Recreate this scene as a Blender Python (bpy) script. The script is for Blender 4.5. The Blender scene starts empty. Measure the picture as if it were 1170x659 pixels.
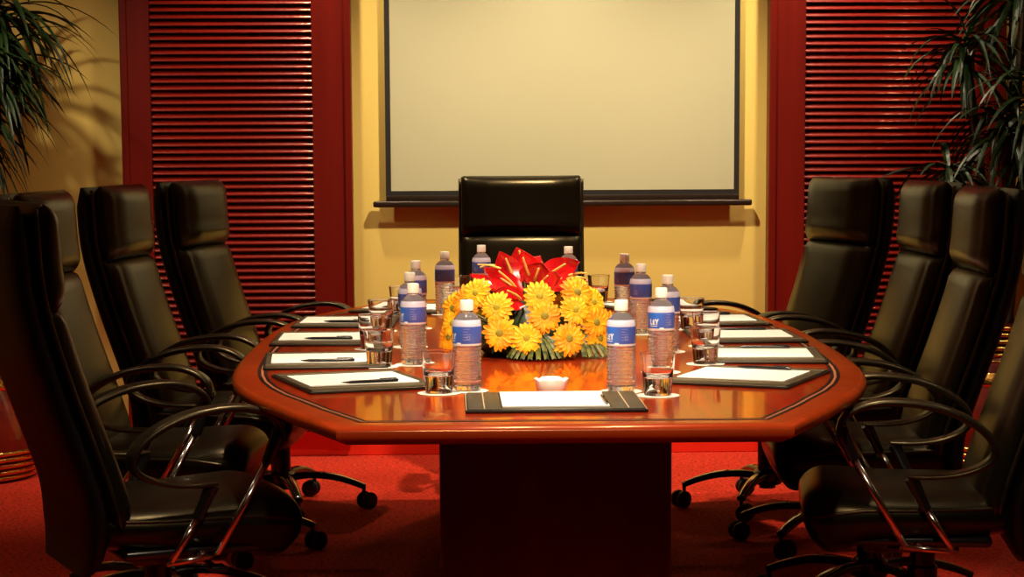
import bpy, bmesh, math, random
from mathutils import Vector, Matrix
PI = math.pi
rnd = random.Random(7)
SC = bpy.context.scene
COL = SC.collection

# ------------------------------------------------------------------ materials
def newmat(name):
    m = bpy.data.materials.new(name); m.use_nodes = True
    nt = m.node_tree; b = nt.nodes['Principled BSDF']
    return m, nt, b

def P(name, col, rough=.5, metal=0, coat=0, coat_rough=.05, spec=.5, noise=None, bump=None, sheen=0, sub=0, trans=0, ior=None, emis=None, es=0):
    m, nt, b = newmat(name)
    b.inputs['Base Color'].default_value = (*col, 1)
    b.inputs['Roughness'].default_value = rough
    b.inputs['Metallic'].default_value = metal
    b.inputs['Coat Weight'].default_value = coat
    b.inputs['Coat Roughness'].default_value = coat_rough
    b.inputs['Specular IOR Level'].default_value = spec
    b.inputs['Transmission Weight'].default_value = trans
    if ior: b.inputs['IOR'].default_value = ior
    if sheen: b.inputs['Sheen Weight'].default_value = sheen
    if emis:
        b.inputs['Emission Color'].default_value = (*emis, 1); b.inputs['Emission Strength'].default_value = es
    tc = nt.nodes.new('ShaderNodeTexCoord')
    if noise:                                    # (scale xyz, colour b, contrast lo, hi)
        sc, colb, lo, hi = noise
        mp = nt.nodes.new('ShaderNodeMapping'); mp.inputs['Scale'].default_value = sc
        nt.links.new(tc.outputs['Object'], mp.inputs['Vector'])
        n = nt.nodes.new('ShaderNodeTexNoise'); n.inputs['Scale'].default_value = 1; n.inputs['Detail'].default_value = 5
        nt.links.new(mp.outputs[0], n.inputs['Vector'])
        r = nt.nodes.new('ShaderNodeValToRGB')
        r.color_ramp.elements[0].position = lo; r.color_ramp.elements[1].position = hi
        r.color_ramp.elements[0].color = (*colb, 1); r.color_ramp.elements[1].color = (*col, 1)
        nt.links.new(n.outputs['Fac'], r.inputs[0]); nt.links.new(r.outputs[0], b.inputs['Base Color'])
    if bump:
        sc, st, dist = bump
        n2 = nt.nodes.new('ShaderNodeTexNoise'); n2.inputs['Scale'].default_value = sc; n2.inputs['Detail'].default_value = 3
        nt.links.new(tc.outputs['Object'], n2.inputs['Vector'])
        bp = nt.nodes.new('ShaderNodeBump'); bp.inputs['Strength'].default_value = st; bp.inputs['Distance'].default_value = dist
        nt.links.new(n2.outputs['Fac'], bp.inputs['Height']); nt.links.new(bp.outputs[0], b.inputs['Normal'])
    return m

MT = {}
MT['wall'] = P('warm yellow wall paint', (.7, .53, .13), .7, noise=((1.2, 1.2, .6), (.67, .50, .12), .3, .7), bump=(180, .1, .002))
MT['ceiling'] = P('cream ceiling paint', (.36, .28, .17), .9, bump=(150, .1, .002))
MT['cherry'] = P('polished cherry wood', (.5, .030, .004), .3, coat=1, coat_rough=.035, spec=.5, noise=((26, 1.6, 26), (.24, .022, .004), .3, .72))
MT['cherry_edge'] = P('polished cherry edge', (.5, .045, .006), .28, coat=1, coat_rough=.1, noise=((2, 26, 26), (.33, .04, .006), .3, .7))
MT['inlay'] = P('dark inlay line', (.012, .003, .002), .5, spec=.15)
MT['inlay_light'] = P('light inlay line', (.4, .13, .06), .4, spec=.3)
MT['pedestal'] = P('dark mahogany veneer', (.12, .009, .005), .3, coat=.6, coat_rough=.12, noise=((14, 14, 1.2), (.07, .005, .003), .3, .7))
MT['mahogany'] = P('red mahogany joinery', (.15, .006, .0026), .4, coat=.12, coat_rough=.18, spec=.25, noise=((12, 12, .9), (.105, .004, .0015), .3, .7))
MT['base'] = P('red mahogany skirting', (.85, .028, .01), .4, coat=.3, coat_rough=.2)
MT['slat'] = P('red mahogany slat', (.19, .008, .004), .3, coat=.5, coat_rough=.12, noise=((2, 30, 30), (.14, .006, .003), .3, .7))
MT['slotdark'] = P('dark panel backing', (.03, .003, .002), .6)
MT['carpet'] = P('red patterned carpet', (.62, .028, .006), .95, spec=.1, sheen=.1, noise=((75, 75, 75), (.2, .006, .002), .38, .54), bump=(350, .6, .004))
MT['leather'] = P('black leather', (.0035, .003, .0016), .29, spec=.33, bump=(260, .12, .0015), noise=((5, 5, 5), (.005, .004, .0025), .3, .7))
MT['leather_side'] = P('black leather sides', (.003, .0025, .002), .45, spec=.25, bump=(260, .12, .0015))
MT['armplastic'] = P('black moulded armrest', (.010, .008, .005), .32, spec=.6)
MT['chrome'] = P('chrome', (.75, .7, .66), .16, metal=1)
MT['blackmetal'] = P('black enamel metal', (.008, .007, .007), .22, spec=.6)
MT['rubber'] = P('black caster rubber', (.008, .008, .008), .55)
MT['paper'] = P('white paper', (.9, .88, .83), .8)
MT['doily'] = P('white paper coaster', (.85, .82, .76), .85, noise=((400, 400, 400), (.7, .66, .6), .4, .6))
MT['folio'] = P('black leather folder', (.05, .038, .015), .45, spec=.6, bump=(500, .2, .001))
MT['folioedge'] = P('black folder edge', (.006, .005, .004), .4)
MT['stitch'] = P('tan stitching', (.45, .33, .2), .7)
MT['pen'] = P('black pen barrel', (.006, .006, .007), .25, spec=.6)
MT['fabric_screen'] = P('off-white screen fabric', (.42, .41, .26), .85)
MT['screenborder'] = P('black screen border', (.006, .004, .003), .6)
MT['screenbar'] = P('dark anodised screen bar', (.03, .018, .012), .3, metal=.4)
MT['cap'] = P('white bottle cap', (.9, .87, .8), .4)
MT['water'] = P('clear ribbed bottle of water', (1, 1, 1), .02, trans=.95, ior=1.33)
MT['glass'] = P('clear glass', (1, 1, 1), .0, trans=1, ior=1.47)
MT['letter'] = P('white label lettering', (.9, .9, .92), .5)
MT['letterfaint'] = P('pale violet label print', (.3, .28, .55), .5)
MT['ceramic'] = P('white glazed ceramic', (.86, .84, .8), .2, coat=.5)
MT['petal_y'] = P('yellow petals', (.95, .68, .015), .55, noise=((30, 30, 30), (.93, .5, .008), .35, .65))
MT['petal_o'] = P('orange-yellow petals', (.95, .57, .01), .55, noise=((24, 24, 24), (.92, .33, .006), .38, .62))
MT['eye'] = P('gerbera centre', (.42, .36, .02), .8, noise=((300, 300, 300), (.4, .35, .02), .4, .6))
MT['eye_o'] = P('gerbera dark centre', (.3, .24, .02), .8, noise=((300, 300, 300), (.25, .25, .03), .4, .6))
MT['spathe'] = P('glossy red spathe', (.78, .012, .014), .22, spec=.6, coat=.5, noise=((20, 20, 20), (.45, .004, .008), .3, .7))
MT['spadix'] = P('yellow spadix', (.9, .55, .12), .5, bump=(600, .5, .002))
MT['palm'] = P('pale green palm strip', (.15, .17, .035), .45, noise=((60, 60, 60), (.03, .05, .01), .42, .56))
MT['darkleaf'] = P('dark green leaf', (.012, .035, .008), .4)
MT['plantleaf'] = P('deep green plant leaf', (.013, .034, .006), .42, spec=.3, noise=((6, 6, 6), (.004, .012, .003), .35, .65))
MT['trunk'] = P('brown plant stem', (.06, .035, .015), .8, bump=(60, .6, .01))
MT['soil'] = P('dark soil', (.015, .008, .004), .95)
MT['urn'] = P('dark red glazed urn', (.2, .012, .005), .28, coat=.5, noise=((7, 7, 7), (.09, .005, .003), .35, .65))
MT['brass'] = P('hammered brass', (.75, .42, .1), .22, metal=1, bump=(45, .35, .01))
MT['trimring'] = P('white lamp trim', (.8, .76, .68), .4)
MT['lamp'] = P('glowing lamp', (1, .9, .7), .5, emis=(1, .72, .38), es=14)

def label_mat():
    m, nt, b = newmat('blue printed bottle label')
    N, L = nt.nodes, nt.links
    tc = N.new('ShaderNodeTexCoord'); sp = N.new('ShaderNodeSeparateXYZ'); L.new(tc.outputs['Object'], sp.inputs[0])
    # blue from bright (left, -x) to violet blue (right, +x); lavender upper strip
    r = N.new('ShaderNodeMapRange'); r.inputs[1].default_value = -.012; r.inputs[2].default_value = .012
    L.new(sp.outputs['X'], r.inputs[0])
    mix = N.new('ShaderNodeMix'); mix.data_type = 'RGBA'
    mix.inputs[6].default_value = (.03, .16, .72, 1); mix.inputs[7].default_value = (.06, .10, .46, 1)
    L.new(r.outputs[0], mix.inputs[0])
    g = N.new('ShaderNodeMath'); g.operation = 'GREATER_THAN'; g.inputs[1].default_value = .1485; L.new(sp.outputs['Z'], g.inputs[0])
    mix2 = N.new('ShaderNodeMix'); mix2.data_type = 'RGBA'; mix2.inputs[7].default_value = (.62, .6, .78, 1)
    L.new(g.outputs[0], mix2.inputs[0]); L.new(mix.outputs[2], mix2.inputs[6])
    g2 = N.new('ShaderNodeMath'); g2.operation = 'LESS_THAN'; g2.inputs[1].default_value = .1095; L.new(sp.outputs['Z'], g2.inputs[0])
    mix3 = N.new('ShaderNodeMix'); mix3.data_type = 'RGBA'; mix3.inputs[7].default_value = (.75, .72, .75, 1)
    L.new(g2.outputs[0], mix3.inputs[0]); L.new(mix2.outputs[2], mix3.inputs[6])
    L.new(mix3.outputs[2], b.inputs['Base Color']); b.inputs['Roughness'].default_value = .35
    return m
MT['label'] = label_mat()
def lacquer(key, tint, rough, f0=1.5):
    # amber lacquer: tinted mirror-like layer over the wood, strength by Fresnel
    nt = MT[key].node_tree; N, L = nt.nodes, nt.links; b = N['Principled BSDF']; b.inputs['Coat Weight'].default_value = 0; b.inputs['Specular IOR Level'].default_value = .15
    g = N.new('ShaderNodeBsdfGlossy'); g.inputs['Color'].default_value = (*tint, 1); g.inputs['Roughness'].default_value = rough
    fr = N.new('ShaderNodeFresnel'); fr.inputs['IOR'].default_value = f0
    mx = N.new('ShaderNodeMixShader'); L.new(fr.outputs[0], mx.inputs[0]); L.new(b.outputs[0], mx.inputs[1]); L.new(g.outputs[0], mx.inputs[2])
    L.new(mx.outputs[0], N['Material Output'].inputs['Surface'])
for k in ('leather', 'armplastic'): MT[k].node_tree.nodes['Principled BSDF'].inputs['Specular Tint'].default_value = (1, .78, .4, 1)
lacquer('cherry', (1, .62, .16), .05); lacquer('cherry_edge', (1, .5, .12), .2, 1.45); lacquer('slat', (1, .6, .35), .11)

# ------------------------------------------------------------------ mesh helpers
def link(name, bm, mat, parent=None, smooth=True, autosmooth=None, loc=None):
    me = bpy.data.meshes.new(name)
    bmesh.ops.recalc_face_normals(bm, faces=bm.faces)
    bm.to_mesh(me); bm.free()
    for p in me.polygons: p.use_smooth = smooth
    if autosmooth is not None: me.set_sharp_from_angle(angle=math.radians(autosmooth))
    mats = mat if isinstance(mat, (list, tuple)) else [mat]
    for k in mats: me.materials.append(MT[k])
    o = bpy.data.objects.new(name, me); COL.objects.link(o)
    if parent is not None: o.parent = parent
    if loc is not None: o.location = loc
    return o

def tag(o, label=None, cat=None, group=None, kind=None):
    if label: o['label'] = label
    if cat: o['category'] = cat
    if group: o['group'] = group
    if kind: o['kind'] = kind
    return o

def thing(name, label, cat, loc=(0, 0, 0), rz=0, group=None):
    o = bpy.data.objects.new(name, None); COL.objects.link(o)
    o.location = loc; o.rotation_euler = (0, 0, rz); o.empty_display_size = .1
    return tag(o, label, cat, group)

def kids(o): return [c for c in bpy.data.objects if c.parent == o]
def copy_tree(o, parent=None):
    c = o.copy(); COL.objects.link(c)
    if parent is not None: c.parent = parent
    for ch in kids(o): copy_tree(ch, c)
    return c

def box(bm, x0, x1, y0, y1, z0, z1, bev=0, seg=2, mat=0):
    r = bmesh.ops.create_cube(bm, size=1)
    vs = r['verts']
    for v in vs:
        v.co = Vector(((x0+x1)/2+v.co.x*(x1-x0), (y0+y1)/2+v.co.y*(y1-y0), (z0+z1)/2+v.co.z*(z1-z0)))
    fs = list({f for v in vs for f in v.link_faces})
    for f in fs: f.material_index = mat
    if bev:
        es = list({e for v in vs for e in v.link_edges})
        bmesh.ops.bevel(bm, geom=es, offset=bev, segments=seg, profile=.5, affect='EDGES')

def lathe(bm, prof, n=32, cx=0, cy=0, close=False, mat=0, rmod=None):
    """prof = [(r,z)...]"""
    rings = []
    for (r, z) in prof:
        if r < 1e-6: rings.append([bm.verts.new((cx, cy, z))])
        else:
            rings.append([bm.verts.new((cx+r*(rmod(k/n, z) if rmod else 1)*math.cos(2*PI*k/n), cy+r*(rmod(k/n, z) if rmod else 1)*math.sin(2*PI*k/n), z)) for k in range(n)])
    prs = list(zip(rings[:-1], rings[1:]))
    if close: prs.append((rings[-1], rings[0]))
    for a, b in prs:
        for k in range(n):
            k2 = (k+1) % n
            if len(a) == 1 and len(b) == 1: continue
            if len(a) == 1: f = bm.faces.new((a[0], b[k], b[k2]))
            elif len(b) == 1: f = bm.faces.new((a[k], b[0], a[k2]))
            else: f = bm.faces.new((a[k], b[k], b[k2], a[k2]))
            f.material_index = mat
    return rings

def catmull(pts, sub=6):
    out = []
    n = len(pts)
    for i in range(n-1):
        p0 = pts[max(i-1, 0)]; p1 = pts[i]; p2 = pts[i+1]; p3 = pts[min(i+2, n-1)]
        for s in range(sub):
            t = s/sub
            out.append(tuple(.5*((2*b)+(-a+c)*t+(2*a-5*b+4*c-d)*t*t+(-a+3*b-3*c+d)*t**3) for a, b, c, d in zip(p0, p1, p2, p3)))
    out.append(tuple(pts[-1]))
    return out

def sweep(bm, pts, side, shape, cap=True, mat=0):
    """sweep a closed 2D section along pts. side = fixed lateral Vector. shape(i,t)->list of (lateral, normal) pairs"""
    rings = []
    n = len(pts)
    P3 = [Vector(p) for p in pts]
    for i, p in enumerate(P3):
        t = (P3[min(i+1, n-1)]-P3[max(i-1, 0)]).normalized()
        s = (side-side.dot(t)*t).normalized()
        nn = t.cross(s)
        rings.append([bm.verts.new(p+s*a+nn*b) for a, b in shape(i, i/(n-1))])
    m = len(rings[0])
    for a, b in zip(rings[:-1], rings[1:]):
        for k in range(m):
            f = bm.faces.new((a[k], a[(k+1) % m], b[(k+1) % m], b[k])); f.material_index = mat
    if cap:
        for r in (rings[0], rings[-1]):
            f = bm.faces.new(r); f.material_index = mat
    return rings

def circ(r, n=10, sx=1, sy=1): return [(r*sx*math.cos(2*PI*k/n), r*sy*math.sin(2*PI*k/n)) for k in range(n)]
def tube(bm, a, b, r0, r1=None, n=12, mat=0):
    r1 = r0 if r1 is None else r1
    a, b = Vector(a), Vector(b)
    d = (b-a).normalized(); side = Vector((0, 1, 0)) if abs(d.y) < .9 else Vector((1, 0, 0))
    sweep(bm, [a, b], side, lambda i, t: circ(r0+(r1-r0)*t, n), mat=mat)
def curve_tube(bm, pts, r, n=8, side=Vector((0, 1, 0)), taper=None, mat=0):
    sweep(bm, pts, side, lambda i, t: circ(r*(taper(t) if taper else 1), n), mat=mat)
def superellipse(w, t, n=28, e=4.0, e2=None):
    out = []
    for k in range(n):
        a = 2*PI*k/n; c, s = math.cos(a), math.sin(a)
        out.append((w*math.copysign(abs(c)**(2/e), c), t*math.copysign(abs(s)**(2/(e2 or e)), s)))
    return out

# ------------------------------------------------------------------ the room
WY = 8.9; CH = 2.75; XL, XR = -2.9, 3.3; YF = -2.2
def struct(name, bm, mat, smooth=False): return tag(link(name, bm, mat, smooth=smooth), kind='structure')
bm = bmesh.new(); box(bm, XL-.1, XR+.1, YF-.1, WY+.1, -.1, 0); struct('floor', bm, 'carpet')
bm = bmesh.new(); box(bm, XL-.1, XR+.1, YF-.1, WY+.1, CH, CH+.1); struct('ceiling', bm, 'ceiling')
bm = bmesh.new(); box(bm, XL-.1, XR+.1, WY, WY+.1, 0, CH); struct('wall_back', bm, 'wall')
bm = bmesh.new(); box(bm, XL-.1, XL, YF, WY, 0, CH); struct('wall_left', bm, 'wall')
bm = bmesh.new(); box(bm, XR, XR+.1, YF, WY, 0, CH); struct('wall_right', bm, 'wall')
bm = bmesh.new(); box(bm, XL, XR, YF-.1, YF, 0, CH); struct('wall_front', bm, 'mahogany')
bm = bmesh.new(); box(bm, XL, XR, WY-.018, WY, 0, .11, .004); struct('baseboard_back', bm, 'base')
bm = bmesh.new(); box(bm, XL, XL+.018, YF, WY-.018, 0, .11, .004); struct('baseboard_left', bm, 'base')
bm = bmesh.new(); box(bm, XR-.018, XR, YF, WY-.018, 0, .11, .004); struct('baseboard_right', bm, 'base')

def louvre(name, label, x0, xa, xb, x1, pitch):
    t = thing(name, label, 'louvred panel', ((x0+x1)/2, WY, .11), 0)
    cx = (x0+x1)/2; top = 2.42-.11
    bm = bmesh.new()
    y0, y1 = -.075, 0
    box(bm, x0-cx, xa-cx, y0, y1, 0, top, .004); box(bm, xb-cx, x1-cx, y0, y1, 0, top, .004)
    box(bm, xa-cx, xb-cx, y0+.004, y1, 0, .12, .003); box(bm, xa-cx, xb-cx, y0+.004, y1, top-.12, top, .003)
    # raised outer moulding on each stile
    box(bm, x0-cx, x0-cx+.03, y0-.012, y0+.001, 0, top, .004); box(bm, x1-cx-.03, x1-cx, y0-.012, y0+.001, 0, top, .004)
    link('frame', bm, 'mahogany', t, smooth=False)
    bm = bmesh.new(); box(bm, xa-cx, xb-cx, -.012, -.002, .12, top-.12); link('backing', bm, 'slotdark', t, smooth=False)
    bm = bmesh.new()
    z = .12+pitch/2
    while z < top-.12-pitch*.4:
        # tilted rounded slat: outer edge low and proud
        pts = [(xa-cx+.001, -.040, z), (xb-cx-.001, -.040, z)]
        a = math.radians(38)
        sec = [(math.cos(a)*u-math.sin(a)*v, math.sin(a)*u+math.cos(a)*v) for u, v in superellipse(.021, .0055, 12, 2.6)]
        v0 = [bm.verts.new((pts[0][0], -.040+p, z+q)) for p, q in sec]; v1 = [bm.verts.new((pts[1][0], -.040+p, z+q)) for p, q in sec]
        m = len(sec)
        for k in range(m): bm.faces.new((v0[k], v0[(k+1) % m], v1[(k+1) % m], v1[k]))
        bm.faces.new(v0); bm.faces.new(v1)
        z += pitch
    link('slats', bm, 'slat', t, autosmooth=50)
    return t
louvre('louvred_panel', 'red mahogany louvred panel on the back wall, left of the projection screen', -1.35, -1.229, -.561, -.397, .0292)
louvre('louvred_panel', 'red mahogany louvred panel right of the projection screen, half behind the plant', 1.347, 1.5, 2.215, 2.34, .0292)

# projection screen
scr = thing('projection_screen', 'pull-down projection screen with black border hanging on the yellow back wall', 'projection screen', (.484, WY, 1.05))
bm = bmesh.new(); box(bm, -.721, .721, -.045, -.0435, .072, 1.5); link('fabric', bm, 'fabric_screen', scr, smooth=False)
bm = bmesh.new()
box(bm, -.743, -.721, -.0455, -.0430, .050, 1.5); box(bm, .721, .743, -.0455, -.0430, .050, 1.5); box(bm, -.721, .721, -.0455, -.0430, .050, .072)
link('border', bm, 'screenborder', scr, smooth=False)
bm = bmesh.new(); box(bm, -.743, .743, -.052, -.038, .026, .052, .004)
box(bm, -.797, .797, -.066, -.026, .004, .030, .008, 3); link('bottom_bar', bm, 'screenbar', scr, autosmooth=40)
bm = bmesh.new(); box(bm, -.85, .85, -.11, -.004, 1.49, 1.6, .02, 3); link('roller_case', bm, 'trimring', scr, autosmooth=40)

# ------------------------------------------------------------------ the table
TX, TY = .258, 5.955; TROT = -.014
HALF = [(0, .815), (.35, .812), (.75, .79), (1.05, .738), (1.36, .632), (1.77, .462)]
def half_width(t):
    pts = HALF
    t = abs(t)
    for (a, wa), (b, wb) in zip(pts[:-1], pts[1:]):
        if t <= b:
            u = (t-a)/(b-a); i = pts.index((a, wa))
            p0 = pts[i-1] if i > 0 else (-.35, .812); p3 = pts[i+2] if i+2 < len(pts) else (2.18, .28)
            return .5*((2*wa)+(-p0[1]+wb)*u+(2*p0[1]-5*wa+4*wb-p3[1])*u*u+(-p0[1]+3*wa-3*wb+p3[1])*u**3)
    return pts[-1][1]
def outline(inset, n=26):
    L = 1.77
    base = [(half_width(-L+2*L*k/n), -L+2*L*k/n) for k in range(n+1)]
    pts = base+[(-x, y) for x, y in reversed(base)]
    # inset: offset each corner inwards by mitring
    m = len(pts); out = []
    for i in range(m):
        a, b, c = Vector(pts[i-1]), Vector(pts[i]), Vector(pts[(i+1) % m])
        d1 = (b-a).normalized(); d2 = (c-b).normalized()
        n1 = Vector((-d1.y, d1.x)); n2 = Vector((-d2.y, d2.x))
        k = (n1+n2); k = k/(1+n1.dot(n2))
        out.append(b+k*inset)
    return out
tab = thing('conference_table', 'long boat-shaped polished cherry conference table with cut-off ends, seen end on', 'table', (TX, TY, 0), TROT)
def band(bm, levels, mat=0, capt=None, capb=None):
    rs = []
    for ins, z in levels:
        rs.append([bm.verts.new((p.x, p.y, z)) for p in outline(ins)])
    m = len(rs[0])
    for a, b in zip(rs[:-1], rs[1:]):
        for k in range(m):
            f = bm.faces.new((a[k], a[(k+1) % m], b[(k+1) % m], b[k])); f.material_index = mat
    if capt is not None: f = bm.faces.new(rs[-1]); f.material_index = capt
    if capb is not None: f = bm.faces.new(rs[0]); f.material_index = capb
bm = bmesh.new()
band(bm, [(.075, .716), (.075, .7501)], 0, 0, 0); link('tabletop', bm, 'cherry', tab, autosmooth=30)
bm = bmesh.new()   # moulded edge: ogee underneath, bullnose on top
lv = [(.0745, .709), (.03, .709), (.024, .713), (.018, .716)]
for k in range(9):
    a = -PI/2+PI*k/8
    lv.append((.018-.018*math.cos(a), .7330+.0168*math.sin(a)))
lv += [(.03, .7500), (.0745, .7500)]
band(bm, lv); link('moulded_edge', bm, 'cherry_edge', tab, autosmooth=35)
bm = bmesh.new()
band(bm, [(.064, .7498), (.064, .7506), (.073, .7506), (.073, .7498)]); band(bm, [(.079, .7498), (.079, .7506), (.088, .7506), (.088, .7498)])
link('inlay_line', bm, 'inlay', tab, smooth=False)
bm = bmesh.new(); band(bm, [(.073, .7498), (.073, .7504), (.079, .7504), (.079, .7498)]); link('inlay_stripe', bm, 'inlay_light', tab, smooth=False)
for yc in (-.93, .93):
    bm = bmesh.new(); box(bm, -.265, .265, yc-.30, yc+.30, 0, .709, .012, 3)
    box(bm, -.285, .285, yc-.32, yc+.32, 0, .07, .008, 2)
    p = link('pedestal', bm, 'pedestal', tab, autosmooth=40)
bm = bmesh.new(); box(bm, -.02, .02, -.64, .64, .15, .55, .003); link('stretcher_board', bm, 'pedestal', tab, smooth=False)

# ------------------------------------------------------------------ the chair (origin under the column, faces +x)
BACKP = [(-.190, .34), (-.182, .40), (-.198, .50), (-.235, .62), (-.290, .78), (-.335, .93), (-.352, 1.02), (-.358, 1.10), (-.362, 1.185)]
def chair():
    t = thing('executive_chair', '', 'chair')
    side = Vector((0, 1, 0))
    def backpts(z0, z1, off, n=22):
        cp = catmull([(x, 0, z) for x, z in BACKP], 8)
        def at(z):
            for a, b in zip(cp[:-1], cp[1:]):
                if a[2] <= z <= b[2]: u = (z-a[2])/(b[2]-a[2]); return a[0]+(b[0]-a[0])*u
            return cp[0][0] if z < cp[0][2] else cp[-1][0]
        return [(at(z0+(z1-z0)*k/n)+off, 0, z0+(z1-z0)*k/n) for k in range(n+1)]
    W = .238
    def pad(z0, z1, off, th, w, crown, name, endr=.05):
        pts = backpts(z0, z1, off, 24); bm = bmesh.new()
        H = z1-z0
        rings = []
        def sh(i, tt):
            d = min(tt, 1-tt)*H
            k = math.sqrt(max(0, 1-(1-min(1, d/endr))**2)) if d < endr else 1
            k = max(k, .12)
            ww = w*(.965+.035*k)
            out = []
            for a, b in superellipse(ww, th*k, 36, 5, 2.6):
                bb = b
                if b > 0: bb = b+crown*k*(1-(a/w)**2)-.006*k*max(0, 1-abs(abs(a/w)-.80)/.1)   # raised border, crowned middle
                out.append((a, bb))
            return out
        # normal direction in sweep: t x s with t up, s=+y -> -x; flip to +x by mirroring b
        sweep(bm, pts, side, lambda i, tt: [(a, -b) for a, b in sh(i, tt)])
        return link(name, bm, 'leather', t, autosmooth=75)
    hr = pad(.955, 1.190, .012, .042, W, .016, 'headrest')
    bc = pad(.465, .962, .0, .040, W, .012, 'back_cushion', .045)
    # outer shell behind and at both sides
    bm = bmesh.new()
    pts = [(x-.035*max(0, 1-(z-.35)/.2)**1.5, y, z) for x, y, z in backpts(.35, 1.186, -.045, 30)]
    def shs(i, tt):
        w = .250*(1 if tt < .9 else 1-.05*((tt-.9)/.1)**2); w *= .70+.30*math.sqrt(1-(1-min(1, tt*5))**2)
        return [(a, -b) for a, b in superellipse(w, .030*(1 if tt < .93 else max(.3, 1-(tt-.93)/.1))*(.5+.5*min(1, tt*9)), 28, 6, 2.5)]
    sweep(bm, pts, side, shs); link('back_shell', bm, 'leather_side', t, autosmooth=60)
    # piping along both sides
    for s in (-1, 1):
        bm = bmesh.new()
        pp = [(x, s*.243, z) for x, _, z in backpts(.47, 1.178, -.008, 26)]
        curve_tube(bm, pp, .006, 6)
        link('piping', bm, 'armplastic', t)
    # seat: loft along x, thick waterfall front
    bm = bmesh.new()
    sp = [(-.235, .462, .030, .20), (-.215, .462, .050, .225), (-.12, .458, .056, .243), (0, .456, .058, .250), (.10, .454, .066, .250), (.145, .448, .077, .248), (.185, .441, .082, .242), (.214, .435, .070, .232), (.231, .430, .045, .214), (.237, .428, .014, .196)]
    sp = catmull(sp, 4)
    sweep(bm, [(x, 0, z) for x, z, _, _ in sp], side, lambda i, tt: [(a, b-.012*(1-(a/.25)**2)*(1 if b < 0 else 0)) for a, b in superellipse(sp[i][3], sp[i][2], 32, 4, 2.4)])
    link('seat', bm, 'leather', t, autosmooth=70)
    for s in (-1, 1):
        bm = bmesh.new()
        pp = [(x, s*(w*.985), z+.020) for x, z, h, w in sp[4:-6]]
        curve_tube(bm, pp, .0045, 6)
        link('seat_piping', bm, 'armplastic', t)
    bm = bmesh.new(); box(bm, -.19, .16, -.215, .215, .385, .412, .012, 3); link('seat_pan', bm, 'blackmetal', t, autosmooth=40)
    # mechanism
    bm = bmesh.new(); box(bm, -.13, .10, -.085, .085, .345, .388, .012, 2); box(bm, -.045, .045, -.20, .20, .372, .386, .004)
    tube(bm, (.02, -.08, .365), (.02, -.22, .36), .006); box(bm, .0, .04, -.26, -.215, .353, .367, .005)
    link('tilt_mechanism', bm, 'blackmetal', t, autosmooth=40)
    # arms
    loop = [(.168, .652), (.156, .692), (.115, .718), (.06, .729), (-.02, .724), (-.09, .705), (-.145, .675), (-.178, .640), (-.180, .607), (-.150, .582), (-.10, .566), (-.045, .560), (.012, .560)]
    for s in (-1, 1):
        bm = bmesh.new()
        pts = catmull([(x, s*(.272-.10*max(0, -x-.08)*0), z) for x, z in loop], 6)
        def shp(i, tt):
            w = .031*(1-.35*abs(tt-.35)); th = .0068+.003*math.sin(PI*min(1, tt*1.2))
            if tt > .94: w *= 1-(tt-.94)*6; th *= 1-(tt-.94)*6
            return superellipse(w, th, 14, 3)
        sweep(bm, pts, side, shp)
        ar = link('armrest', bm, 'armplastic', t, autosmooth=60)
        # posts
        for (x0, z0, xm, zm, x1, z1) in (((.162, .668, .135, .605, .012, .398)), ((.002, .556, -.030, .490, -.095, .388))):
            f = lambda z: s*(.270-.004*(.66-z)/.26)
            bm = bmesh.new(); tube(bm, (xm, f(zm), zm), (x1, f(z1), z1), .0085, .0085, 14)
            po = link('arm_post', bm, 'chrome', t)
            bm = bmesh.new()
            sweep(bm, [(x0, s*.270, z0), ((x0+xm)/2, f((z0+zm)/2), (z0+zm)/2), (xm-.004, f(zm), zm-.008)], side, lambda i, tt: superellipse(.014-.002*tt, .016-.004*tt, 12, 3))
            link('socket', bm, 'blackmetal', po, autosmooth=60)
        bm = bmesh.new(); tube(bm, (.025, s*.266, .396), (-.105, s*.266, .386), .008); tube(bm, (-.02, s*.264, .396), (-.02, s*.10, .376), .011)
        link('arm_bracket', bm, 'chrome', t)
    # gas column
    bm = bmesh.new(); lathe(bm, [(0, .075), (.030, .075), (.034, .12), (.036, .13), (.036, .30), (.030, .305), (.030, .35), (0, .35)], 20, cx=-.05); link('gas_column', bm, 'blackmetal', t, autosmooth=40)
    bm = bmesh.new(); lathe(bm, [(0, .09), (.05, .09), (.056, .10), (.054, .132), (.040, .142), (0, .142)], 24, cx=-.05); hub = link('base_hub', bm, 'blackmetal', t, autosmooth=40)
    for k in range(5):
        a = 2*PI*k/5+BASE0; d = Vector((math.cos(a), math.sin(a), 0)); sd = Vector((-d.y, d.x, 0))
        bm = bmesh.new()
        pts = catmull([tuple(d*r+Vector((0, 0, z))) for r, z in ((.03, .118), (.10, .126), (.18, .120), (.25, .102), (.305, .080))], 4)
        sweep(bm, pts, sd, lambda i, tt: superellipse(.024-.009*tt, .014-.004*tt, 14, 3))
        lg = link('leg', bm, 'blackmetal', t, autosmooth=60); lg.location.x = -.05
        bm = bmesh.new()
        sweep(bm, [(p[0], p[1], p[2]+.0125-.004*i/len(pts)) for i, p in enumerate(pts)][6:], sd, lambda i, tt: superellipse(.013-.004*tt, .003, 10, 2.5))
        link('chrome_strip', bm, 'chrome', lg)
        bm = bmesh.new(); c = d*.30
        ax = Matrix.Rotation(a+.7+k, 3, 'Z') @ Vector((0, 1, 0))
        fw = Vector((ax.y, -ax.x, 0))
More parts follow.
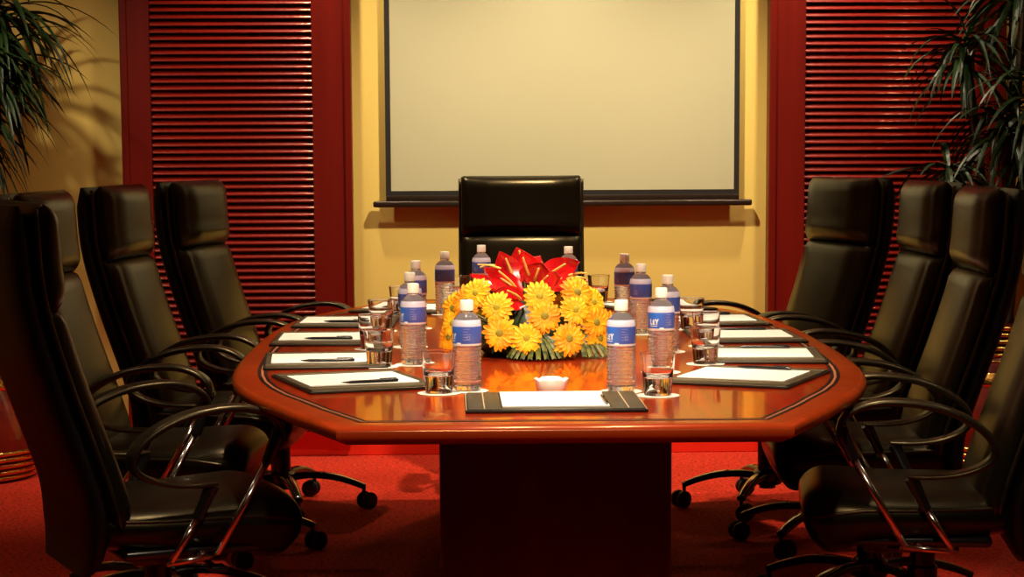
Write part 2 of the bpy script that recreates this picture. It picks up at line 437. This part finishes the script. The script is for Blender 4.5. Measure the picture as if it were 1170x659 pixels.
        for s in (-1, 1):
            p0 = c+fw*.014+Vector((0, 0, .031))+ax*s*.008; p1 = p0+ax*s*.018
            n = 18; ra = []
            for q, rr in ((p0, .028), (p0.lerp(p1, .15), .031), (p0.lerp(p1, .8), .031), (p1, .025)):
                ra.append([bm.verts.new(q+fw*math.cos(2*PI*j/n)*rr+Vector((0, 0, 1))*math.sin(2*PI*j/n)*rr) for j in range(n)])
            for r1, r2 in zip(ra[:-1], ra[1:]):
                for j in range(n): bm.faces.new((r1[j], r1[(j+1) % n], r2[(j+1) % n], r2[j]))
            bm.faces.new(ra[0]); bm.faces.new(ra[-1])
        tube(bm, c+Vector((0, 0, .045)), c+Vector((0, 0, .092)), .007)
        q = c+fw*.012+Vector((0, 0, .045)); tube(bm, q-ax*.02, q+ax*.02, .012)
        link('caster', bm, 'rubber', lg, autosmooth=40)
    return t
BASE0 = math.radians(12)
CH_SPOTS = [
 (-.645, 4.92, 24, 'black leather armchair nearest the camera on the left'),
 (-.775, 5.85, -5, 'second black leather chair from the camera on the left side'),
 (-.70, 6.75, -8, 'third black leather chair from the camera on the left side'),
 (-.565, 7.55, -14, 'farthest black leather chair on the left, in front of the louvres'),
 (1.085, 4.95, 172, 'black leather armchair nearest the camera on the right, its back out of frame'),
 (1.14, 5.85, 177, 'second black leather chair from the camera on the right side'),
 (1.20, 6.76, 182, 'third black leather chair from the camera on the right side'),
 (1.10, 7.47, 198, 'farthest black leather chair on the right, beside the red jamb'),
 (.285, 8.02, -91, 'black leather chair at the head of the table under the projection screen'),
]
proto = chair()
for i, (x, y, r, lab) in enumerate(CH_SPOTS):
    c = proto if i == 0 else copy_tree(proto)
    c.location = (x, y, 0); c.rotation_euler = (0, 0, math.radians(r)); tag(c, lab, 'chair', 'black leather chairs around the conference table')
    for ch in kids(c):
        if ch.name.startswith('leg'): ch.rotation_euler.z = math.radians(-38 if 4 <= i < 8 else 0)

# ------------------------------------------------------------------ things on the table
TZ = .7508
BOT = [  # x, y, description
 (.041, 4.789, 'blue-labelled water bottle nearest the camera on the left, in front of the yellow flowers'),
 (.392, 4.755, 'blue-labelled water bottle nearest the camera on the right, above the end of the near folder'),
 (-.091, 5.378, 'blue-labelled water bottle on the left behind the front tumblers, hiding the one behind it'),
 (-.108, 5.86, 'water bottle on the left nearly hidden behind another bottle, its white cap showing'),
 (-.100, 6.457, 'water bottle on the left showing just its cap and shoulder above two other bottles'),
 (-.012, 7.002, 'water bottle standing against the yellow wall, directly left of the head chair'),
 (.117, 7.443, 'farthest water bottle left of the red anthuriums, in front of the head chair'),
 (.418, 7.306, 'farthest water bottle right of the red anthuriums, in front of the head chair'),
 (.570, 6.787, 'water bottle on the right farthest back against the yellow wall, past the flowers'),
 (.570, 6.211, 'water bottle on the right, second from the back, just right of the flowers'),
 (.593, 5.664, 'water bottle on the right partly hidden behind the rightmost front bottle'),
 (.523, 5.15, 'water bottle on the right whose label shows three white letters, behind the front tumbler'),
]
def bottle():
    t = thing('water_bottle', '', 'bottle')
    prof = [(0, .0015), (.020, .0015), (.026, .0), (.030, .004)]
    z = .009
    while z < .098:                                      # ribs
        prof += [(.0325, z), (.0330, z+.0022), (.0325, z+.0044), (.0292, z+.0062), (.0292, z+.0072)]; z += .0086
    prof += [(.0325, .101), (.0327, .104), (.0327, .148), (.0318, .157), (.0290, .165), (.0235, .172), (.0170, .177), (.0135, .179), (.0135, .1805), (.0155, .181), (.0155, .1830), (.0130, .1835), (0, .1835)]
    bm = bmesh.new(); lathe(bm, prof, 36, rmod=lambda u, z: 1+(.02*math.sin(u*2*PI*9+z*260) if .006 < z < .1 else 0)); link('bottle_body', bm, 'water', t, autosmooth=60)
    bm = bmesh.new(); lathe(bm, [(.0331, .105), (.0334, .1055), (.0334, .1480), (.0331, .1515), (.0324, .157), (.0305, .1635)], 48); lb = link('label_sleeve', bm, 'label', t)
    # letters LEY, wrapped round the left part of the label (front = -y)
    R = .0337
    def stroke(bm, u0, z0, u1, z1, w):
        d = Vector((u1-u0, z1-z0)); L = d.length; d /= L; n = Vector((-d.y, d.x))*w/2
        k = 4; rows = []
        for i in range(k+1):
            p = Vector((u0, z0))+d*(L*i/k)
            rr = []
            for s in (-1, 1):
                q = p+n*s; an = -PI/2+q.x/R
                rr.append(bm.verts.new((R*math.cos(an), R*math.sin(an), q.y)))
            rows.append(rr)
        for a, b in zip(rows[:-1], rows[1:]): bm.faces.new((a[0], a[1], b[1], b[0]))
    bm = bmesh.new(); h = .013; zb = .1195; w = .0024
    u = -.0300
    def ST(a, b, c, d, ww=w): stroke(bm, u+a, zb+b*h, u+c, zb+d*h, ww)
    ST(.001, 0, .001, 1); ST(.001, .08, .0065, .08); u += .0078
    ST(.001, 0, .001, .85); ST(.001, .08, .006, .08); ST(.001, .45, .0055, .45); ST(.001, .80, .006, .80); u += .0068
    ST(.004, 0, .004, .5); ST(.004, .5, .0005, 1.05); ST(.004, .5, .008, 1.05)
    u = -.0300; ST(.0, -.28, .020, -.28, .0014)
    link('label_lettering', bm, 'letter', lb, smooth=False)
    bm = bmesh.new(); u = 0
    stroke(bm, -.004, .1100, .006, .1100, .0040)
    link('label_badge', bm, 'letter', lb, smooth=False)
    bm = bmesh.new()                                      # small print block
    for j in range(5):
        stroke(bm, .012, .1185+j*.0062, .012+(.016, .013, .017, .011, .015)[j], .1185+j*.0062, .0011)
    for a, b, c, d in ((.020, .120, .027, .120), (.020, .127, .027, .127), (.020, .120, .020, .127), (.027, .120, .027, .127)): stroke(bm, a, b, c, d, .001)
    link('label_print', bm, 'letterfaint', lb, smooth=False)
    bm = bmesh.new(); lathe(bm, [(0, .1837), (.0142, .1837), (.0152, .1845), (.0150, .2050), (.0138, .2075), (0, .2078)], 40, rmod=lambda u, z: 1+.02*(1 if int(u*40) % 2 else -1)); link('bottle_cap', bm, 'cap', t, autosmooth=30)
    return t
def coaster(x, y, lab, rz=0, r=.049):
    global CO
    if CO is None:
        bm = bmesh.new(); lathe(bm, [(0, 0), (r*.96, 0), (r, .0006), (r*.96, .0014), (0, .0014)], 48, rmod=lambda u, z: 1+.012*math.cos(u*2*PI*24)); CO = link('paper_coaster', bm, 'doily', smooth=False); c = CO
    else: c = CO.copy(); COL.objects.link(c)
    c.location = (x, y, TZ); tag(c, lab, 'coaster', 'white paper coasters under the bottles and tumblers'); return c
CO = None
BC = ['nearest the camera on the left', 'nearest the camera on the right', 'second from the camera on the left', 'third from the camera on the left', 'fourth from the camera on the left', 'left of the head chair', 'far left of the red anthuriums', 'far right of the red anthuriums', 'farthest back on the right', 'second from the back on the right', 'third from the camera on the right', 'second from the camera on the right']
GC = ['nearest the camera on the left', 'nearest the camera on the right', 'second from the camera on the left', 'third from the camera on the left', 'fourth from the camera on the left', 'far back on the left', 'at the far end left of the flowers', 'at the far end right of the flowers', 'second from the camera on the right', 'third from the camera on the right', 'fourth from the camera on the right']
b0 = bottle()
for i, (x, y, lab) in enumerate(BOT):
    b = b0 if i == 0 else copy_tree(b0)
    b.location = (x, y, TZ+.0015); b.rotation_euler = (0, 0, [-.62, -.42, -.6, -1.3, -1.2, -1.3, -1.4, -1.3, -1.5, -1.2, -1.5, -.08][i])
    tag(b, lab, 'bottle', 'water bottles on the conference table')
    coaster(x, y, 'white paper coaster under the bottle '+BC[i])
GL = [
 (-.024, 4.748, 'clear tumbler nearest the camera on the left, beside the near folder'),
 (.467, 4.668, 'clear tumbler nearest the camera on the right, beside the near folder'),
 (-.178, 5.332, 'frontmost of the stacked-looking tumblers at left, left of the bottles'),
 (-.213, 5.807, 'second tumbler back on the left, behind the frontmost of that row'),
 (-.206, 6.37, 'third tumbler back on the left, its rim against the red louvred panel edge'),
 (-.158, 6.96, 'tumbler far back on the left, mostly hidden behind a bottle cap'),
 (.042, 7.5, 'tumbler at the far end left of the flowers, in front of the head chair'),
 (.537, 7.496, 'tumbler at the far end right of the flowers, against the yellow wall'),
 (.656, 5.336, 'frontmost tumbler of the row right of the bottles, beside the right folder'),
 (.716, 5.813, 'second tumbler back on the right, between the folders and the bottles'),
 (.737, 6.35, 'third tumbler back on the right, under the dark arc of a chair arm'),
]
bm = bmesh.new()
prof = [(0, .001), (.026, .001), (.029, .0), (.0306, .0015), (.0308, .0035), (.03104, .006), (.0344, .040), (.0374, .070), (.0395, .0908), (.03968, .0926), (.0398, .0938), (.0396, .0948), (.0390, .0951), (.0384, .0948), (.0382, .0938), (.0381, .0926), (.0379, .0908), (.0364, .076), (.0352, .064), (.0346, .059), (.0336, .053), (.0312, .0470), (.0270, .0425), (.021, .0395), (.014, .0380), (.007, .0374), (0, .0373)]
lathe(bm, prof, 40); g0 = link('glass_tumbler', bm, 'glass', autosmooth=60)
for i, (x, y, lab) in enumerate(GL):
    g = g0 if i == 0 else g0.copy()
    if i: COL.objects.link(g)
    g.location = (x, y, TZ+.0016); tag(g, lab, 'tumbler', 'clear tumblers on the conference table')
    coaster(x, y, 'white paper coaster under the tumbler '+GC[i])

# folders with notepads; local x = long (wing) direction, local y = short
FO = [
 (.226, 4.535, 0, 0, 'open black leather folder with a white notepad at the near end of the table'),
 (-.225, 4.975, 108, 0, 'angled black folder with white notepad at the near left corner of the table'),
 (-.325, 5.475, 94, 0, 'second black folder with white notepad from the camera, left side of the table'),
 (-.350, 6.10, 90, 0, 'third black folder with white notepad from the camera, left side of the table'),
 (-.325, 6.68, 88, 0, 'fourth black folder with white notepad from the camera, left side of the table'),
 (-.13, 7.22, 72, 0, 'farthest black folder with white notepad on the left side of the table'),
 (.715, 5.005, 65, 1, 'angled black folder with white notepad at the near right corner of the table'),
 (.830, 5.52, 85, 1, 'second black folder with white notepad from the camera, right side of the table'),
 (.860, 6.08, 90, 1, 'third black folder with white notepad from the camera, right side of the table'),
 (.835, 6.64, 93, 1, 'fourth black folder with white notepad from the camera, right side of the table'),
 (.70, 7.22, 110, 1, 'farthest black folder with white notepad on the right side of the table'),
]
ft = thing('leather_folder', '', 'folder')
bm = bmesh.new(); box(bm, -.2, .2, -.158, .158, 0, .0062, .002, 2); link('cover', bm, 'folioedge', ft, autosmooth=40)
bm = bmesh.new(); box(bm, -.194, -.121, -.152, .152, .006, .0088, .0015, 2); box(bm, .121, .194, -.152, .152, .006, .0088, .0015, 2)
box(bm, -.122, .122, -.152, -.128, .006, .0080, .001, 1); box(bm, -.122, .122, .140, .152, .006, .0080, .001, 1)
link('wing', bm, 'folio', ft, autosmooth=40)
for x, q, h in ((-.158, .0012, .0087), (.158, .0012, .0087), (-.1975, .0008, .0058), (.1975, .0008, .0058)):
    bm = bmesh.new(); box(bm, x-q, x+q, -.150, .150, h, h+.0006); link('stitching', bm, 'stitch', ft, smooth=False)
bm = bmesh.new(); box(bm, -.118, .118, -.126, .138, .006, .0110, .0005, 1); link('notepad', bm, 'paper', ft, smooth=False)
# pen
bm = bmesh.new()
pp = [(-.068, 0, 0), (-.062, 0, 0), (-.045, 0, 0), (.05, 0, 0), (.068, 0, 0), (.070, 0, 0)]
rr = [.0008, .0018, .0036, .004, .0038, .0025]
sweep(bm, pp, Vector((0, 1, 0)), lambda i, t: circ(rr[i], 12)); box(bm, .025, .066, -.0012, .0012, .0042, .0062)
pen0 = link('ballpoint_pen', bm, 'pen', autosmooth=50)
PL = ['folder at the near end', 'angled folder at the near left corner', 'second folder from the camera, left side', 'third folder from the camera, left side', 'fourth folder from the camera, left side', 'farthest folder on the left side',
 'angled folder at the near right corner', 'second folder from the camera, right side', 'third folder from the camera, right side', 'fourth folder from the camera, right side', 'farthest folder on the right side']
for i, (x, y, r, rt, lab) in enumerate(FO):
    f = ft if i == 0 else copy_tree(ft)
    f.location = (x, y, TZ); f.rotation_euler = (0, 0, math.radians(r)); tag(f, lab, 'folder', 'black folders with notepads')
    if i == 0: f.scale = (.965, 1.0, 1)
    p = pen0 if i == 0 else pen0.copy()
    if i: COL.objects.link(p)
    a = math.radians(r)
    if i == 0: lx, ly, pr = .108, -.050, math.radians(91)
    elif rt == 0: lx, ly, pr = -.110, -.005, math.radians(r-90)
    else: lx, ly, pr = .110, -.01, math.radians(r-92)
    p.location = (x+lx*math.cos(a)-ly*math.sin(a), y+lx*math.sin(a)+ly*math.cos(a), TZ+.0110+.0041)
    p.rotation_euler = (0, 0, pr)
    tag(p, 'black pen on the notepad of the '+PL[i], 'pen', 'pens on the notepads')

# ashtray
bm = bmesh.new()
def nt_(u, z): return 1
prof = [(0, 0), (.026, 0), (.030, .003), (.0355, .028), (.0360, .0305), (.0345, .0315), (.0325, .0300), (.0290, .012), (.024, .009), (0, .0085)]
rings = lathe(bm, prof, 48)
for ri in (3, 4, 5, 6):
    for k, v in enumerate(rings[ri]):
        for kk in (6, 18, 30, 42):
            if abs(k-kk) <= 1: v.co.z -= .0035*(1 if k == kk else .5)
ash = tag(link('ashtray', bm, 'ceramic', autosmooth=50), 'small round white ceramic ashtray with notched rim, before the flowers', 'ashtray'); ash.location = (.232, 4.745, TZ); ash.scale = (1.1, 1.1, 1.05)

# ------------------------------------------------------------------ flower arrangement
FX, FY = .212, 5.66
fl = thing('flower_arrangement', 'low table centrepiece of yellow gerberas, red anthuriums and palm strips', 'flower arrangement', (FX, FY, TZ))
bm = bmesh.new(); lathe(bm, [(0, 0), (.11, 0), (.14, .02), (.15, .045), (.13, .075), (.07, .13), (0, .16)], 32); link('foliage_base', bm, 'darkleaf', fl)
def orient(n, up=Vector((0, 0, 1))):
    n = n.normalized(); x = up.cross(n)
    x = Vector((1, 0, 0)) if x.length < 1e-3 else x.normalized()
    return Matrix((x, n.cross(x), n)).transposed()
def gerbera(pos, n, r, kind):
    M = orient(Vector(n)) @ Matrix.Rotation(rnd.random()*6, 3, 'Z'); pos = Vector(pos)
    bm = bmesh.new()
    for ring, (cnt, rr, lift, z) in enumerate(((19, r, .06, 0), (17, r*.86, .22, .003), (13, r*.46, .22, .005))):
        for k in range(cnt):
            a = 2*PI*k/cnt+ring*.2+rnd.uniform(-.06, .06); L = rr*rnd.uniform(.9, 1.07); w = r*(.135 if ring < 2 else .08); lf = lift+rnd.uniform(-.12, .12)
            rows = []
            for s, (u, wd) in enumerate(((.14, .45), (.4, .85), (.68, 1), (.88, .8), (1, .18))):
                zz = z+L*u*lf*(1-.45*u)-.25*L*max(0, u-.6)**2*3
                c = Vector((math.cos(a)*L*u, math.sin(a)*L*u, zz)); sd = Vector((-math.sin(a), math.cos(a), 0))*w*wd
                rows.append((bm.verts.new(pos+M@(c-sd)), bm.verts.new(pos+M@(c-Vector((0, 0, w*.25)))), bm.verts.new(pos+M@(c+sd))))
            for p, q in zip(rows[:-1], rows[1:]):
                bm.faces.new((p[0], p[1], q[1], q[0])); bm.faces.new((p[1], p[2], q[2], q[1]))
    g = link('gerbera', bm, 'petal_y' if kind == 0 else 'petal_o', fl, smooth=False)
    tag(g, 'yellow gerbera' if kind == 0 else 'orange-yellow gerbera')
    bm = bmesh.new()
    bmesh.ops.create_uvsphere(bm, u_segments=14, v_segments=7, radius=r*.22)
    for v in bm.verts: v.co = pos+M@Vector((v.co.x, v.co.y, v.co.z*.4+r*.12))
    link('flower_centre', bm, 'eye' if kind == 0 else 'eye_o', g)
    bm = bmesh.new(); inner = Vector((pos.x*.25, pos.y*.25, max(.02, pos.z*.45))); 
    back = pos-(M@Vector((0, 0, 1)))*.004
    tube(bm, inner, back, .003); link('stem', bm, 'palm', g)
G = [(543, 333, 0), (518, 352, 1), (513, 385, 1), (566, 348, 0), (569, 377, 1), (599, 382, 0), (614, 336, 0), (619, 358, 1), (647, 384, 1), (654, 352, 0), (657, 333, 1), (679, 368, 1), (683, 386, 1), (676, 345, 0), (532, 342, 1), (517, 369, 0), (692, 372, 1)]
for px, py, k in G:
    x = (px-603)/432; z = .56-(py-166)/432
    x = max(-.215, min(.205, x))
    q = max(0, 1-(x/.225)**2-(max(0, z-.04)/.27)**2)
    y = -.20*math.sqrt(q)-.01
    r = .048 if k else .044
    gerbera((x, y, z), (x*1.5, y*1.6-.16, z*.7+.03), r, k)
for a, z, k in ((.5, .09, 0), (.95, .12, 1), (1.4, .07, 0), (1.85, .11, 1), (2.3, .08, 0), (2.75, .12, 1)):     # far side
    x, y = .19*math.cos(a), .16*math.sin(a)
    gerbera((x, y, z), (x*2, y*2, .12), .041, k)
def spathe(base, tip, nrm, w, droop=.15):
    base, tip = Vector(base), Vector(tip); d = tip-base; L = d.length; d.normalize(); n = Vector(nrm); n = (n-n.dot(d)*d).normalized(); s = d.cross(n)
    bm = bmesh.new(); rows = []
    for i in range(13):
        u = i/12
        wd = 1.4*w*(math.sqrt(max(0, 1-((.28-u)/.31)**2)) if u < .28 else max(0, 1-((u-.28)/.72)**1.9))
        row = []
        for j in range(9):
            v = (j-4)/4
            lobe = -.16*L*(1-u*5)*(1-(abs(v)-.55)**2*3) if u < .2 else 0
            p = base+d*(L*u+lobe*abs(v))+s*(wd*v)+n*(.28*w*(abs(v)**2)-.1*w*math.sin(PI*u)+.10*L*u*u-.006)
            row.append(bm.verts.new(p))
        rows.append(row)
    for a, b in zip(rows[:-1], rows[1:]):
        for j in range(8): bm.faces.new((a[j], a[j+1], b[j+1], b[j]))
    bmesh.ops.remove_doubles(bm, verts=bm.verts, dist=1e-5)
    geo = bm.faces[:]
    bmesh.ops.solidify(bm, geom=geo, thickness=.0012)
    a = link('anthurium', bm, 'spathe', fl, autosmooth=60)
    bm = bmesh.new(); p0 = base+n*.004+d*.01
    curve_tube(bm, catmull([tuple(p0), tuple(p0+d*L*.25+n*.016), tuple(p0+d*L*.62+n*.026)], 5), .0045, 8, s, lambda t: 1-.45*t)
    link('spadix', bm, 'spadix', a)
    bm = bmesh.new(); tube(bm, Vector((base.x*.3, base.y*.3, .05)), base-n*.003, .003); link('stem', bm, 'palm', a)
def FP(px, py, y): return ((px-603)/432, y, .56-(py-166)/432)
spathe(FP(588, 325, -.05), FP(570, 290, -.03), (.3, -1, .15), .030)
spathe(FP(600, 312, .0), FP(591, 286, .02), (.1, -1, .2), .024)
spathe(FP(606, 320, -.03), FP(598, 288, -.02), (-.2, -1, .1), .026)
spathe(FP(610, 325, -.04), FP(619, 300, -.05), (.1, -1, .5), .034)
spathe(FP(592, 334, -.09), FP(550, 308, -.11), (.3, -.7, .65), .032)
spathe(FP(596, 343, -.11), FP(562, 331, -.15), (.2, -.8, .4), .024)
spathe(FP(588, 330, -.08), FP(536, 318, -.06), (.1, -.5, .8), .026)
spathe(FP(622, 322, -.03), FP(664, 302, -.06), (-.3, -.8, .5), .036)
spathe(FP(618, 330, -.09), FP(640, 316, -.15), (-.1, -.8, .6), .030)
spathe(FP(630, 328, -.03), FP(672, 325, -.04), (-.1, -.5, .85), .024)
spathe(FP(608, 322, .05), FP(622, 296, .13), (.1, 1, .3), .036)
spathe(FP(596, 326, .06), FP(572, 306, .15), (-.2, .9, .4), .034)
# yellow filler stems (long bare spadices at both sides)
for a, b in (((650, 316, -.06), (671, 313, -.08)), ((648, 320, -.06), (668, 318, -.09)), ((572, 308, -.05), (545, 303, -.04)), ((566, 306, .02), (548, 308, .02))):
    bm = bmesh.new(); p, q = Vector(FP(*a)), Vector(FP(*b)); mid = (p+q)/2+Vector((0, 0, .004))
    curve_tube(bm, catmull([tuple(p), tuple(mid), tuple(q)], 4), .0038, 8, Vector((0, 1, 0)), lambda t: 1-.5*t); link('bare_spadix', bm, 'spadix', fl)
# fans of palm strips at the foot
def fan(cx, cy, a0, spread, n, L, tilt):
    bm = bmesh.new()
    for k in range(n):
        a = a0+spread*(k/(n-1)-.5); d = Vector((math.cos(a), math.sin(a), 0)); s = Vector((-d.y, d.x, 0)); w = .0055
        rows = []
        Lk = L*(1-.25*abs(k/(n-1)-.5))
        for u in (0, .25, .5, .75, 1):
            c = Vector((cx, cy, .0))+d*Lk*u; c.z = .06*(1-u)**1.1+.006+.02*math.sin(PI*u)
            ww = w*(.35+1.2*u) if u < .9 else w*1.15
            rows.append((bm.verts.new(c-s*ww+Vector((0, 0, -.002))), bm.verts.new(c+Vector((0, 0, .0025))), bm.verts.new(c+s*ww+Vector((0, 0, -.002)))))
        for p, q in zip(rows[:-1], rows[1:]):
            bm.faces.new((p[0], p[1], q[1], q[0])); bm.faces.new((p[1], p[2], q[2], q[1]))
    link('palm_leaf', bm, 'palm', fl, smooth=False)
fan(.02, -.13, -PI/2, 2.2, 11, .105, 0)
fan(.13, -.08, -PI/2+.75, 1.2, 8, .11, 0)
fan(.08, .1, PI/2-.5, 1.9, 9, .13, 0); fan(-.08, .1, PI/2+.5, 1.9, 9, .13, 0)
# broad dark leaves low in the bowl
bm = bmesh.new()
for k in range(26):
    a = 2*PI*k/26+rnd.uniform(-.1, .1); L = rnd.uniform(.15, .2); d = Vector((math.cos(a), math.sin(a), 0)); s = Vector((-d.y, d.x, 0))
    rows = []
    for u, wd in ((.2, .3), (.45, .9), (.7, 1), (.9, .6), (1, .05)):
        c = d*L*u; c.z = .085*(1-u*u)+.012; rows.append((bm.verts.new(c-s*.022*wd), bm.verts.new(c+s*.022*wd)))
    for p, q in zip(rows[:-1], rows[1:]): bm.faces.new((p[0], p[1], q[1], q[0]))
link('dark_leaves', bm, 'darkleaf', fl, smooth=False)

# ------------------------------------------------------------------ potted plants
def urn(t, s=1):
    bm = bmesh.new()
    lathe(bm, [(0, 0), (.30, 0), (.305, .02), (.325, .10)] + [(.333-.0*(k), .10+.0) for k in ()] + [(.335, .13), (.325, .20), (.29, .30), (.25, .38), (.225, .44), (.205, .47), (.18, .49), (.165, .55), (.165, .60), (.15, .60), (.15, .55), (0, .55)], 48)
    u = link('urn_body', bm, 'urn', t, autosmooth=50)
    bm = bmesh.new()
    for r, z in ((.312, .018), (.320, .042), (.327, .068), (.333, .094), (.337, .118)):
        lathe(bm, [(r-.012, z-.010), (r+.004, z-.008), (r+.008, z), (r+.004, z+.008), (r-.012, z+.010)], 48, close=True)
    link('brass_band', bm, 'brass', t)
    bm = bmesh.new(); lathe(bm, [(.245, .355), (.262, .36), (.262, .375), (.246, .40), (.222, .43), (.20, .435), (.2, .36)], 48, close=True)
    for r, z in ((.214, .452), (.204, .478), (.193, .504), (.184, .530), (.178, .556), (.175, .582)):
        lathe(bm, [(r-.012, z-.010), (r+.002, z-.008), (r+.007, z), (r+.002, z+.008), (r-.012, z+.010)], 48, close=True)
    link('brass_collar', bm, 'brass', t)
    bm = bmesh.new(); lathe(bm, [(0, .551), (.149, .551), (.149, .553), (0, .575)], 32); link('soil', bm, 'soil', t)
YMAX = .3
def strap_leaf(bm, base, az, el, L, w, droop):
    n = 9; d = Vector((math.cos(az)*math.cos(el), math.sin(az)*math.cos(el), math.sin(el))); p = Vector(base); s = Vector((-math.sin(az), math.cos(az), 0))
    rows = []
    for i in range(n):
        u = i/(n-1); ww = w*(.5+1.2*u if u < .35 else (1-(u-.35)/.65)**.7*.92+.02)
        rows.append((bm.verts.new(p-s*ww), bm.verts.new(p+Vector((0, 0, -ww*.5))), bm.verts.new(p+s*ww)))
        d = (d+Vector((0, 0, -droop/n))).normalized(); p = p+d*(L/(n-1)); p.y = min(p.y, YMAX)
    for a, b in zip(rows[:-1], rows[1:]):
        bm.faces.new((a[0], a[1], b[1], b[0])); bm.faces.new((a[1], a[2], b[2], b[1]))
def plant(label, x, y, heads, seed, cnt=42, rz=0):
    R = random.Random(seed)
    t = thing('potted_plant', label, 'plant', (x, y, 0), rz)
    urn(t)
    for hx, hy, hz, L in heads:
        bm = bmesh.new()
        curve_tube(bm, catmull([(hx*.2, hy*.2, .55), (hx*.5, hy*.5, .55+(hz-.55)*.5), (hx, hy, hz)], 5), .017, 8); st = link('stem', bm, 'trunk', t)
        bm = bmesh.new()
        for k in range(cnt):
            zz = R.uniform(-.10, .06); u = (zz+.10)/.16
            strap_leaf(bm, (hx, hy, hz+zz), R.uniform(0, 2*PI), R.uniform(-.2, .5)+.9*u*R.random(), L*R.uniform(.75, 1.1), R.uniform(.010, .018), R.uniform(1.3, 3.0))
        link('leaf_crown', bm, 'plantleaf', t, smooth=False)
    return t
plant('tall potted dracaena in a red and brass urn at the left edge', -1.98, 8.42, [(.05, -.05, 1.58, .5), (-.12, .1, 2.1, .5), (.22, .0, 1.85, .5), (-.1, -.15, 1.38, .42), (.08, -.1, 1.45, .42), (.2, -.1, 1.6, .4), (.1, 0, 1.75, .5)], 3, 75)
plant('tall potted dracaena behind the chairs in the right corner', 2.22, 8.36, [(0, -.05, 1.40, .42), (.1, .12, 1.9, .5), (-.16, .02, 1.68, .36), (-.25, -.1, 1.17, .30), (.1, -.12, 1.3, .34), (.1, -.1, 1.5, .42)], 9, 60)

# ------------------------------------------------------------------ lights
def spot(x, y, power, ang, tx=None, ty=None, tz=.75, blend=.7, col=(1, .8, .55), size=.05):
    t = thing('ceiling_downlight', 'x', 'ceiling light', (x, y, CH))
    bm = bmesh.new(); lathe(bm, [(.052, 0), (.075, 0), (.075, -.006), (.066, -.012), (.052, -.008)], 28, close=True); link('trim_ring', bm, 'trimring', t, autosmooth=40)
    bm = bmesh.new(); lathe(bm, [(0, -.002), (.051, -.002), (.051, -.001), (0, -.001)], 28); link('lamp_disc', bm, 'lamp', t)
    L = bpy.data.lights.new('downlight_beam', 'SPOT'); L.energy = power; L.color = col; L.spot_size = math.radians(ang); L.spot_blend = blend; L.shadow_soft_size = size
    o = bpy.data.objects.new('downlight_beam', L); COL.objects.link(o); o.location = (0, 0, -.03); o.parent = t
    d = Vector(((tx if tx is not None else x)-x, (ty if ty is not None else y)-y, tz-CH))
    o.rotation_euler = d.to_track_quat('-Z', 'Y').to_euler()
    return t
dl = []
for y, p in ((4.75, 190), (5.85, 190), (6.95, 190)):
    for x in (-.12, .64): dl.append(spot(x, y, p, 50))
for x, y, p in ((-.62, 8.35, 105), (.48, 7.7, 290), (1.58, 8.38, 140)): dl.append(spot(x, y, p, 96, x if abs(x-.5) > .5 else .48, 8.9, .35, blend=1))
for x, y, p in ((-1.75, 7.2, 120), (2.3, 7.3, 45)): dl.append(spot(x, y, p, 80, x*.98, 8.5, .7, blend=1))  # left one is an added lamp, so the urn's brass catches light
dl.append(spot(.26, 2.2, 170, 50, .26, 4.3, .7, blend=1))
dl.append(spot(-1.75, 5.3, 28, 90, blend=1)); dl.append(spot(2.2, 5.3, 28, 90, blend=1))
dl.append(spot(-.15, 2.6, 250, 26, .15, 5.3, .8, blend=1)); dl.append(spot(.7, 2.6, 250, 26, .35, 5.3, .8, blend=1))  # added pair of narrow front lights for the flowers and bottles
names = ['above the near end of the table, left', 'above the near end of the table, right', 'above the middle of the table, left', 'above the middle of the table, right', 'above the far end of the table, left', 'above the far end of the table, right',
 'washing the back wall, left', 'washing the back wall, centre', 'washing the back wall, right', 'added to light the left plant and its urn', 'above the right plant', 'just in front of the table end', 'behind the left row of chairs', 'behind the right row of chairs', 'added as front light, left of the table axis', 'added as front light, right of the table axis']
for t, n in zip(dl, names): tag(t, 'round recessed ceiling downlight '+n, 'ceiling light', 'recessed ceiling downlights')

w = bpy.data.worlds.new('room_dark'); SC.world = w; w.use_nodes = True
w.node_tree.nodes['Background'].inputs[0].default_value = (.01, .007, .004, 1)

# ------------------------------------------------------------------ camera
F, CX, CY = 2400., 585., 439.
cd = bpy.data.cameras.new('camera'); cam = bpy.data.objects.new('camera', cd); COL.objects.link(cam)
cd.sensor_width = 36; cd.lens = 36*F/1170; cd.shift_y = (CY-329.5)/1170; cd.clip_start = .05
tilt = math.atan(273/2400)
Rm = Matrix.Rotation(-.03, 4, 'Z') @ Matrix.Rotation(PI/2-tilt, 4, 'X') @ Matrix.Rotation(-.005, 4, 'Z')
cam.matrix_world = Matrix.Translation((0, 0, 1.31)) @ Rm
SC.camera = cam
SC.view_settings.view_transform = 'Standard'; SC.view_settings.look = 'None'; SC.view_settings.gamma = 1; SC.view_settings.exposure = 0
SC.view_settings.use_curve_mapping = False
